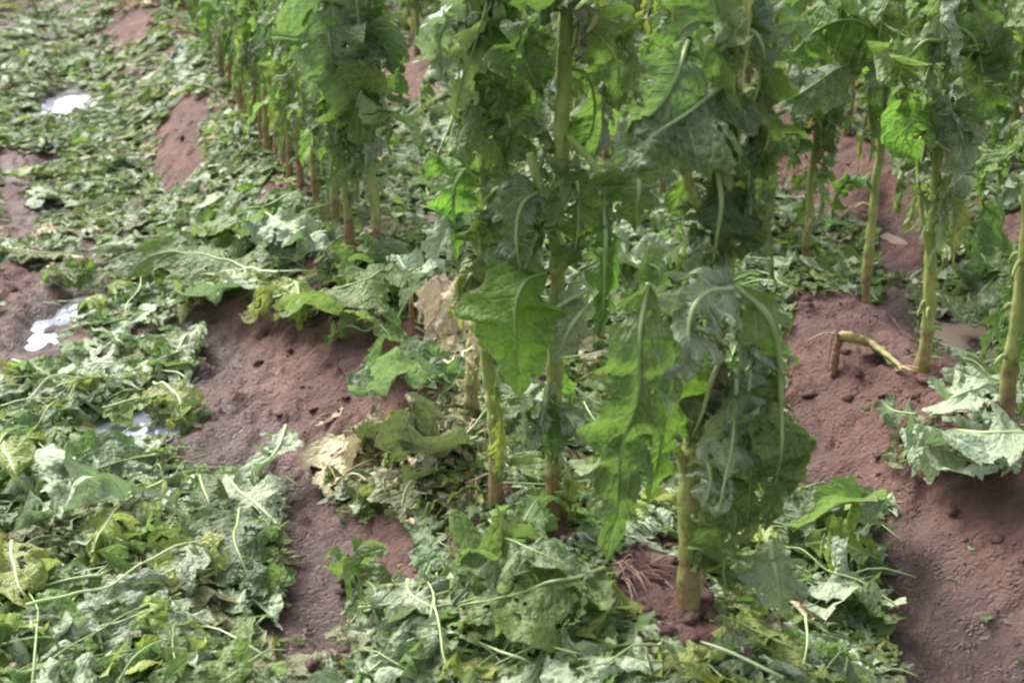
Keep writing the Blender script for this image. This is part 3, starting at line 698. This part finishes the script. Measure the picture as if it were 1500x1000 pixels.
def hero(label, stem_px, Y, r0, r1, seed, top=None, nstub=10, zs=(), leaves=(), group=None, size=(.2, .4), extra=(), faces=None, rags=9, rz=.38):
    """stem_px: base first; all at depth Y (or per-point depth). leaves: list of (points(x,y,dY), width m, material, kwargs)"""
    b = G(*stem_px[0][:2]); Y0 = b[1]
    pts = [b - [0, 0, .09], ] + [W(p[0], p[1], Y0 + (p[2] if len(p) > 2 else 0)) for p in stem_px[1:]]
    if top: pts.append(pts[-1] + np.array(top))
    root = empty('tobacco_plant', b); tag(root, label, 'tobacco plant', group)
    st, P, L = stem_part(root, b, pts, r0, r1, seed); rr = random.Random(seed)
    stubs(root, b, P, L, rr, nstub)
    zt = P[:, 2].max() - P[0][2]
    if rags:
        random_leaves(root, b, P, L, [P[0][2] + rr.uniform(rz, max(zt - .1, rz + .05)) for _ in range(rags)], rr, size=(.08, .24), wid=(.04, .11), midrib=False, mats=RM)
    for q in extra:                              # side shoots: points, radius
        PP = [W(p[0], p[1], Y0 + p[2]) for p in q[0]]
        stem_part(root, b, PP, q[1], q[1] * .7, seed + 5, name=q[2] if len(q) > 2 else 'side_shoot', seg=9, knots=False, mat=q[3] if len(q) > 3 else None)
    for lf in leaves:
        kw = dict(lf[3]) if len(lf) > 3 else {}
        hint = kw.pop('hint', FWD)
        if 'crump' in kw: kw['crump'] = kw['crump'] * 1.25 + .08
        leaf_part(root, b, [W(p[0], p[1], Y0 + p[2]) for p in lf[0]], lf[1] * 1.08, lf[2], hint, res=1.4, **kw)
    if zs: random_leaves(root, b, P, L, [P[0][2] + z for z in zs], rr, size=size, faces=faces)
    return root

# --- first row, near plants
hero('nearest tobacco plant, bare yellow-green foot at the bottom centre and big torn hanging leaves', 
     [(1010,885),(1013,800),(1012,720),(1020,640),(1040,540),(1055,420),(1062,300),(1062,150),(1066,0)], 0, .0215, .017, 11, rags=6, rz=.5, top=(.01, .02, .16), zs=(1.0, 1.06, 1.14, 1.2),
     extra=[([(1008,700,-.0),(1000,670,-.02),(990,655,-.03)], .011), ([(1015,640,-.01),(1035,590,-.03),(1058,530,-.05)], .015), ([(1040,330,-.01),(1020,290,-.03),(1002,240,-.04)], .012), ([(1060,420,-.02),(1030,430,-.05)], .009)],
     leaves=[
      ([(1085,412,-.08),(1118,465,-.10),(1140,545,-.10),(1135,640,-.08),(1118,775,-.06)], .125, 'green', dict(fold=-.5, crump=.75, tears=6, rr=.0055, twist=.5, holes=.06)),
      ([(1075,420,-.05),(1035,435,-.10),(1010,480,-.12),(1000,560,-.12)], .17, 'pale', dict(fold=-.4, crump=.9, tears=6)),
      ([(1078,540,-.04),(1085,620,-.07),(1060,700,-.07),(1050,760,-.06)], .16, 'pale', dict(crump=1.0, tears=8, holes=.14, fold=-.3)),
      ([(1095,560,-.03),(1105,640,-.05),(1100,720,-.05),(1095,790,-.04)], .13, 'green', dict(crump=.5, tears=5, holes=.08, rr=.002)),
      ([(1060,700,-.01),(1075,760,-.04),(1070,830,-.04),(1085,875,-.03)], .18, 'green', dict(crump=.9, tears=10, holes=.18)),
      ([(1055,520,-.05),(1040,560,-.09),(1025,620,-.08),(1010,660,-.05)], .11, 'olive', dict(crump=.4, tears=3, holes=.06, fold=-.9)),
      ([(965,470,-.04),(985,540,-.06),(975,640,-.07),(955,735,-.06)], .13, 'bright', dict(crump=.45, tears=5, holes=.12, fold=-.3, rr=.003)),
      ([(950,415,-.10),(942,500,-.12),(925,600,-.13),(905,720,-.12),(885,820,-.10)], .135, 'green', dict(crump=.5, fold=-.25, curl=.4, tears=6, holes=.05, rr=.0028, ruf=.6, seed=4242)),
      ([(1120,600,-.02),(1140,660,-.05),(1130,730,-.05)], .11, 'green', dict(crump=.8, tears=8, holes=.12)),
      ([(1030,640,-.02),(1050,690,-.05),(1040,750,-.05)], .10, 'pale', dict(crump=1.0, tears=9, holes=.2)),
      ([(1090,470,-.02),(1110,520,-.05),(1100,600,-.06)], .13, 'pale', dict(crump=.9, tears=7, holes=.12)),
      ([(1130,790,-.02),(1140,840,-.04),(1150,900,-.04)], .11, 'pale', dict(crump=.5, tears=4, rr=.006)),
      ([(1010,800,-.03),(1030,805,-.05),(1045,830,-.04)], .07, 'dark', dict(crump=.3, tears=0, holes=0)),
      ([(1055,240,-.02),(1060,300,-.05),(1050,360,-.05),(1042,408,-.04)], .14, 'dark', dict(crump=.4, fold=-.5, tears=4, holes=.06)),
      ([(1090,230,.0),(1105,300,-.02),(1085,380,-.03)], .12, 'dark', dict(crump=.5, fold=-.5, tears=4, holes=.08)),
      ([(1080,110,-.03),(1020,165,-.08),(960,205,-.10),(900,245,-.08)], .21, 'blue', dict(crump=.5, fold=-.35, tears=4, holes=.05, hint=(-.3,-.8,.7), rr=.0035)),
      ([(1075,130,-.02),(1085,190,-.06),(1080,260,-.05)], .17, 'green', dict(crump=.6, fold=-.5, tears=5, holes=.12)),
      ([(1010,60,-.02),(990,110,-.06),(960,160,-.06),(905,200,-.05)], .10, 'blue', dict(crump=.4, fold=.6, tears=1, holes=0)),
      ([(1110,130,.0),(1120,190,-.02),(1100,260,-.02)], .12, 'green', dict(crump=.7, tears=6)),
      ([(1060,60,-.02),(1020,40,-.06),(985,75,-.05)], .15, 'dark', dict(crump=.7, tears=6)),
      ([(1075,40,-.02),(1110,50,-.04),(1125,110,-.04)], .14, 'blue', dict(crump=.7, tears=6)),
     ])
hero('near plant with a smooth light green upper stem and a bright pointed leaf hanging left',
     [(815,755),(812,680),(814,600),(812,520),(812,450),(818,380),(812,320),(822,240),(828,120),(832,0)], 0, .0175, .0145, 12, rags=7, rz=.34, top=(0, .02, .18), zs=(1.0, 1.1),
     extra=[([(815,400,-.01),(835,380,-.03),(857,345,-.04)], .009), ([(818,370,-.01),(800,300,-.03),(775,225,-.03)], .012), ([(880,490,-.05),(884,430,-.06),(890,360,-.06),(893,300,-.05)], .009), ([(893,300,-.05),(870,240,-.03),(832,200,-.01)], .009)],
     leaves=[
      ([(800,400,-.03),(770,410,-.08),(755,450,-.10),(760,520,-.10),(757,580,-.09)], .17, 'bright', dict(crump=.25, fold=-.35, curl=.3, tears=1, holes=0, rr=.002, hint=(-.35,-1,.3), ruf=.3)),
      ([(890,300,-.05),(887,360,-.08),(882,430,-.08),(878,495,-.07)], .075, 'bright', dict(crump=.5, fold=-.7, tears=4, holes=.05)),
      ([(930,235,-.04),(940,270,-.08),(935,310,-.08),(930,340,-.07)], .15, 'green', dict(crump=.5, fold=-.5, tears=2, holes=.02)),
      ([(870,440,-.03),(845,470,-.06),(828,500,-.07),(815,530,-.06)], .09, 'pale', dict(crump=.3, fold=-.2, tears=0, holes=0)),
      ([(850,495,-.06),(858,500,-.07),(862,515,-.07)], .03, 'dry', dict(crump=.9, midrib=False)),
      ([(800,280,-.02),(770,300,-.06),(760,350,-.07),(770,420,-.06)], .13, 'blue', dict(crump=.7, fold=-.5, tears=4)),
      ([(830,250,-.02),(850,270,-.05),(850,330,-.06),(835,390,-.05)], .12, 'green', dict(crump=.7, fold=-.6, tears=5)),
      ([(812,560,-.02),(795,610,-.04),(800,680,-.04)], .08, 'green', dict(crump=1.0, tears=8, holes=.2)),
      ([(815,650,-.01),(840,700,-.03),(835,760,-.03)], .07, 'yellow', dict(crump=1.1, tears=6, holes=.2)),
      ([(760,560,-.02),(772,600,-.04),(765,650,-.04)], .05, 'pale', dict(crump=.8, tears=4)),
      ([(805,560,-.02),(790,600,-.04),(770,650,-.05)], .07, 'pale', dict(crump=.9, tears=5, holes=.2)),
      ([(818,600,-.02),(835,610,-.03),(845,650,-.03)], .10, 'pale', dict(crump=1.1, tears=5, holes=.2)),
      ([(830,90,.04),(860,110,.06),(870,170,.08),(850,230,.08)], .18, 'green', dict(crump=.5, tears=3, rr=.003)),
      ([(835,30,.0),(870,40,-.03),(905,90,-.03),(900,150,-.02)], .16, 'green', dict(crump=.7, tears=6)),
      ([(825,10,.0),(790,30,-.03),(770,90,-.03),(790,150,-.02)], .15, 'dark', dict(crump=.6, tears=6)),
      ([(815,460,-.02),(835,440,-.05),(868,420,-.06),(880,395,-.06)], .05, 'pale', dict(crump=.6, tears=2)),
      ([(940,390,-.05),(960,400,-.09),(950,430,-.09)], .12, 'green', dict(crump=.9, tears=5)),
     ])
hero('slender near plant left of the middle with crinkled bright leaves along its stem',
     [(727,728),(724,650),(717,560),(713,460),(712,380),(712,290),(704,190),(690,80),(680,0)], 0, .0165, .012, 13, rags=9, rz=.45, top=(-.02, .02, .2), zs=(1.05, 1.12),
     leaves=[
      ([(708,250,-.01),(680,245,-.05),(660,290,-.06),(672,385,-.05)], .13, 'bright', dict(crump=.7, fold=-.5, tears=7, holes=.12)),
      ([(712,300,-.02),(735,280,-.06),(742,330,-.07),(720,400,-.06)], .14, 'blue', dict(crump=.5, fold=-.5, tears=3)),
      ([(715,300,-.03),(700,330,-.06),(705,380,-.06)], .10, 'yellow', dict(crump=.8, tears=8, holes=.2)),
      ([(700,150,-.01),(720,110,-.04),(735,60,-.02)], .13, 'bright', dict(crump=.4, fold=-.2, tears=2, holes=.04)),
      ([(705,190,-.01),(730,160,-.04),(745,200,-.04),(735,260,-.03)], .14, 'green', dict(crump=.7, tears=5)),
      ([(695,120,-.01),(672,140,-.04),(655,190,-.05),(640,240,-.04)], .07, 'pale', dict(crump=.8, fold=-.8, tears=5, holes=.1)),
      ([(685,40,-.01),(655,30,-.04),(640,70,-.04),(660,130,-.03)], .10, 'pale', dict(crump=.9, tears=7, holes=.15)),
      ([(683,20,.0),(700,20,-.03),(725,40,-.03),(750,80,-.02)], .13, 'dark', dict(crump=.6, tears=4)),
      ([(714,330,-.02),(745,350,-.05),(770,390,-.06),(740,400,-.05)], .10, 'pale', dict(crump=.5, fold=-.5, tears=2)),
      ([(712,420,-.02),(690,400,-.05),(672,440,-.05)], .07, 'olive', dict(crump=.9, tears=4)),
      ([(724,600,-.01),(735,640,-.03),(728,700,-.03)], .05, 'yellow', dict(crump=1.1, tears=6, holes=.2, midrib=False)),
      ([(720,520,-.01),(738,540,-.03),(735,600,-.03)], .06, 'green', dict(crump=1.0, tears=6, holes=.2)),
      ([(718,470,-.02),(705,520,-.03),(700,560,-.03)], .05, 'dry', dict(crump=1.0, tears=4, midrib=False)),
     ], faces=(3.6, 5.9))
hero('broken brown-barked stem stump with peeling skin left of the middle', [(688,618),(689,560),(692,500),(697,462)], 0, .0185, .016, 14, nstub=6, rags=0,
     leaves=[([(698,470,-.01),(712,500,-.03),(722,560,-.03)], .05, 'dry', dict(crump=1.0, tears=5, holes=.1))])
hero('thin snapped green stalk standing in front of the dried straw leaf', [(606,500),(604,460),(603,395)], 0, .0065, .005, 15, nstub=1, rags=0)
# --- first row, running away to the upper left
ROW1X = [((466,305),(462,200),(458,80),(455,0)), ((424,262),(424,160),(420,60),(418,0)), ((402,232),(399,130),(396,20)), ((382,208),(380,110),(376,10)), ((362,178),(360,90),(357,0)), ((330,118),(329,50),(327,-10))]
ROW1 = [((550,382),(549,300),(545,200),(540,100),(535,0)), ((511,366),(508,300),(500,200),(492,100),(485,0)), ((494,335),(487,250),(480,150),(478,0)), ((440,275),(438,200),(434,100),(430,0)),
        ((414,245),(412,160),(408,60),(406,0)), ((392,222),(388,140),(384,40),(382,0)), ((372,190),(370,110),(366,20)), ((352,165),(350,90),(345,10)), ((338,128),(336,60),(334,0)), ((322,110),(322,50),(320,0)), ((305,75),(304,30),(302,0)), ((292,50),(291,20),(290,-20)), ((276,25),(275,0),(274,-30))]
TXT = ['with brown cracked foot nearest the red bank in the left-hand row', 'with thick yellow-green stem beside the cracked one in the left-hand row', 'with thin stem half hidden behind the thick one in the left-hand row',
       'with pale straight stem, fourth from the near end of the left-hand row', 'with straight stem just left of the pale one in the left-hand row']
for i, st in enumerate(ROW1):
    lab = ('plant ' + TXT[i]) if i < 5 else 'torn tobacco plant with a brownish stem in the crowded far end of the left-hand row'
    b = G(*st[0]); r = random.Random(200 + i)
    z0 = (r.uniform(.3, .52) if i > 2 else .5)
    st = tuple((p[0] + (r.uniform(-9, 9) if k_ > 1 else 0), p[1]) for k_, p in enumerate(st))
    zs = [z0 + k * .06 + r.uniform(-.02, .02) for k in range(11)]
    lv = []
    if i == 0: lv = [([(545,160,-.02),(530,130,-.06),(520,160,-.07),(530,215,-.06)], .20, 'green', dict(crump=.4, tears=1, holes=.02)), ([(542,80,-.02),(560,70,-.06),(575,110,-.07)], .16, 'blue', dict(crump=.6))]
    if i == 1: lv = [([(495,60,-.02),(480,40,-.08),(485,90,-.10),(490,135,-.09)], .26, 'blue', dict(crump=.4, tears=1, holes=.02)), ([(500,140,-.02),(512,150,-.05),(505,200,-.05)], .16, 'bright', dict(crump=.5)), ([(495,110,-.02),(465,100,-.06),(455,150,-.06)], .14, 'pale', dict(crump=1.0, tears=8, holes=.15))]
    hero(lab, st, 0, r.uniform(.014, .018), .012, 30 + i, top=(0, .03, .35), zs=zs, nstub=7, leaves=lv, group=None if i < 5 else 'plants at the far end of the left-hand row', size=(.18, .36))
for i, st in enumerate(ROW1X):
    r = random.Random(250 + i)
    st = tuple((p[0] + (r.uniform(-14, 10) if k_ else 0), p[1]) for k_, p in enumerate(st))
    hero('slim torn stem standing between the thicker stems of the left-hand row', st, 0, .012, .009, 50 + i, top=(0, .03, .3), zs=[.5 + k * .1 for k in range(5)], nstub=5, rags=5, group='slim stems in the left-hand row', size=(.16, .32))
# --- second row
hero('plant at the right edge with thick green foot above the draped pale leaf', [(1475,640),(1478,560),(1490,470),(1500,390),(1512,250),(1525,100),(1530,0)], 0, .020, .013, 61, top=(.02,.02,.2), zs=(.42,.5,.6,.68,.75,.82,.9,1.0), faces=(-1.2, 1.2))
hero('stout double-twisted stem right of centre with a brown rotting foot by the muddy pool', [(1350,538),(1358,470),(1362,400),(1365,320),(1372,230),(1382,120),(1392,0)], 0, .0165, .012, 62, top=(.01,.02,.25), zs=(.62,.72,.78,.86,.93,1.0,1.08),
     extra=[([(1362,400,-.01),(1352,330,-.04),(1345,250,-.03),(1350,200,-.02)], .007)],
     leaves=[([(1378,190,-.02),(1340,175,-.06),(1325,200,-.07),(1345,235,-.06)], .13, 'bright', dict(crump=.35, tears=2, holes=.02)),
             ([(1380,170,-.02),(1405,190,-.05),(1400,230,-.06),(1375,250,-.06)], .10, 'pale', dict(crump=.4, tears=2)),
             ([(1390,60,-.02),(1350,60,-.06),(1320,110,-.07),(1325,170,-.06)], .17, 'green', dict(crump=.8, tears=8)),
             ([(1392,40,-.02),(1430,60,-.06),(1445,130,-.07),(1440,190,-.06)], .17, 'green', dict(crump=.8, tears=8)),
             ([(1395,10,.02),(1440,90,-.04),(1470,55,-.06),(1500,20,-.06)], .15, 'blue', dict(crump=.4, tears=2, fold=.5))])
hero('straight yellow-green stem in the second row, second to the left of the muddy pool', [(1270,452),(1273,380),(1280,300),(1290,200),(1298,120),(1305,0)], 0, .015, .010, 63, top=(.01,.02,.3), zs=(.7,.78,.86,.95,1.02),
     leaves=[([(1295,90,-.02),(1240,95,-.08),(1190,125,-.12),(1140,155,-.10)], .20, 'blue', dict(crump=.35, fold=-.3, tears=3, holes=.03, hint=(-.2,-.7,.8))),
             ([(1300,60,.0),(1250,30,-.05),(1190,50,-.08),(1150,90,-.06)], .26, 'bright', dict(crump=.5, fold=-.3, tears=4, holes=.04, hint=(-.2,-.7,.8))),
             ([(1300,10,.0),(1240,-10,-.04),(1180,0,-.06),(1150,30,-.06)], .24, 'green', dict(crump=.6, tears=4, hint=(-.2,-.7,.8))),
             ([(1298,110,-.02),(1320,120,-.05),(1325,180,-.05)], .13, 'green', dict(crump=.9, tears=8, holes=.2))])
hero('second-row stem with a torn orange-brown foot just right of the big hanging leaves', [(1180,402),(1184,340),(1190,250),(1200,150),(1206,60),(1210,0)], 0, .016, .011, 64, top=(.01,.02,.35), zs=(.58,.65,.72,.8,.88,.95),
     leaves=[([(1195,170,-.02),(1175,180,-.05),(1170,220,-.06),(1160,260,-.05)], .10, 'bright', dict(crump=.9, tears=6, holes=.15)),
             ([(1198,150,-.02),(1225,150,-.05),(1230,190,-.05)], .12, 'green', dict(crump=.8, tears=6))],
     extra=[([(1178,385,-.02),(1150,405,-.10),(1120,435,-.18)], .010, 'broken_side_shoot', RIB)])
hero('thin pale flowerless stalk rising at the top right of the big hanging leaves', [(1085,330),(1100,260),(1130,150),(1145,60),(1150,0)], 0, .011, .008, 65, top=(.01,.02,.4), zs=(.85,.95,1.05))
hero('brown and yellow stem half hidden behind the nearest plant in the second row', [(1000,330),(1003,270),(1000,200),(995,100),(990,0)], 0, .016, .011, 66, top=(0,.02,.4), zs=(.5,.6,.66,.74,.82,.9,.98))
# fallen broken stem with its orange stump
g = G(1222, 545); root = empty('broken_stem', g); tag(root, 'bent-over green stem snapped from a short orange-brown stump on the right bank', 'broken stem')
stem_part(root, g, [g - [0, 0, .01], W(1226, 515, g[1]), W(1232, 492, g[1] - .005)], .012, .011, 71, name='stump', knots=False, mat=BROWN)
a0 = W(1230, 490, g[1]); q1 = G(1275, 520); q2 = G(1318, 548)
stem_part(root, g, [a0, W(1250, 494, g[1] - .01), q1 + [0, 0, .03], q2 + [0, 0, .02]], .012, .006, 72, name='stem', mat=OLIVE)
leaf_part(root, g, [a0, W(1250, 492, g[1] - .015), q1 + [0, 0, .035], q2 + [0, 0, .012]], .085, 'olive', (0, -.5, 1), res=1.3, rr=.003, crump=.8, fold=-1.2, curl=-.8, tears=3, holes=.03, base=.6)
for k in range(7):
    an = k * .9; e = q2 + np.array([.03 * math.cos(an) + .02, -.02 + .02 * math.sin(an), .006 + .004 * k]); stem_part(root, g, [q2 + [0, 0, .02], (q2 + e) / 2 + [0, 0, .012], e], .0028, .001, 90 + k, name='torn_fibre', seg=5, knots=False, mat=RIBD)
for k, (x, y) in enumerate([(1210, 545), (1200, 500), (1180, 505)]):
    stem_part(root, g, [W(1230, 492, g[1]), W((1230 + x) / 2, min(488, y), g[1] - .01), G(x, y) + [0, 0, .004]], .003, .0015, 73 + k, name='torn_fibre', seg=5, knots=False, mat=ROOT)
g = G(940, 850); root = empty('torn_roots', g); tag(root, 'pinkish torn root fibres spread on the soil left of the nearest stem', 'roots')
r = random.Random(8)
for k in range(22):
    x0, y0 = r.uniform(895, 960), r.uniform(825, 850); x1 = x0 + r.uniform(10, 70); y1 = y0 + r.uniform(0, 40)
    stem_part(root, g, [G(x0, y0) + [0, 0, .005], G((x0 + x1) / 2, (y0 + y1) / 2) + [0, 0, r.uniform(.01, .03)], G(x1, y1) + [0, 0, .004]], .0022, .0009, 80 + k, name='root_fibre', seg=5, knots=False, mat=ROOT)

# --- the remaining rows: eight different plants, then copies of each with all their parts
PROTO = []
def make_plant(i):
    r = random.Random(900 + i); root = empty('tobacco_plant', (0, 0, 0)); Ht = r.uniform(1.25, 1.5)
    lean = np.array([r.uniform(-.07, .07), r.uniform(-.07, .07), 0])
    pts = [np.array([0, 0, -.03])] + [lean * (k / 4) ** 1.5 + np.array([r.uniform(-.012, .012), r.uniform(-.012, .012), Ht * k / 4]) for k in range(1, 5)]
    st, P, L = stem_part(root, np.zeros(3), pts, r.uniform(.014, .018), .008, 300 + i, seg=8)
    z = r.uniform(.26, .38); zs = []
    while z < Ht - .02: zs.append(z); z += r.uniform(.035, .065)
    random_leaves(root, np.zeros(3), P, L, zs, r, res=.6, midrib=False, size=(.18, .42), wid=(.05, .14))
    random_leaves(root, np.zeros(3), P, L, [r.uniform(.22, Ht) for _ in range(12)], r, res=.6, midrib=False, size=(.07, .2), wid=(.03, .10), mats=RM)
    return root
def copy_plant(root, loc, rz, sc):
    c = root.copy(); C.objects.link(c); c.location = loc; c.rotation_euler = (0, 0, rz); c.scale = (sc,) * 3
    for ch in root.children:
        d = ch.copy(); C.objects.link(d); d.parent = c
        for gch in ch.children:
            e = gch.copy(); C.objects.link(e); e.parent = d
    return c
for i in range(8): PROTO.append([make_plant(i), False])
spots = []; r = random.Random(44)
for k in range(0, 9):
    c0 = ROW0 + PITCHROW * k; s = r.uniform(0, .3)
    s0 = {0: 9.6, 1: 4.4}.get(k, max(1.0, 3.2 - .15 * k) if k > 2 else 3.3)
    s = s0
    while s < 13.5:
        X, Y = from_cs(c0 + r.uniform(-.05, .05), s)
        px, py = project(X, Y, .25)
        pxt, pyt = project(X, Y, 1.3)
        if -150 < px < 1700 and pyt < 1000 and Y > 2.4: spots.append((X, Y, k))
        s += r.uniform(.20, .31)
GAPS = [(560,75,635,140), (1145,190,1225,310), (1235,215,1340,300), (1430,310,1520,350)]
for n_, (X, Y, k) in enumerate(spots):
    px, py = project(X, Y, .25)
    if any(a - 4 < px < c_ + 4 and b < py < d + 20 for a, b, c_, d in GAPS): continue
    pr = PROTO[r.randrange(8)]; rz = r.uniform(0, 6.28); sc = r.uniform(.88, 1.1); z = hz(X, Y)
    if not pr[1]: pr[0].location = (X, Y, z); pr[0].rotation_euler = (0, 0, rz); o = pr[0]; pr[1] = True
    else: o = copy_plant(pr[0], (X, Y, z), rz, sc)
    if k == 0: tag(o, 'torn tobacco plant far up the left-hand row beyond the brownish stems', 'tobacco plant', 'plants far up the left-hand row')
    elif k == 1: tag(o, 'tattered tobacco plant in the second row behind the middle stems', 'tobacco plant', 'plants in the middle of the second row')
    elif k == 2: tag(o, 'tattered tobacco plant in the third row behind the bare soil patches', 'tobacco plant', 'plants in the third row')
    else: tag(o, 'leafy tattered tobacco plant in the dense rows at the back of the field', 'tobacco plant', 'plants in the back rows')
for p, used in PROTO:
    if not used:
        for ch in list(p.children): bpy.data.objects.remove(ch)
        bpy.data.objects.remove(p)
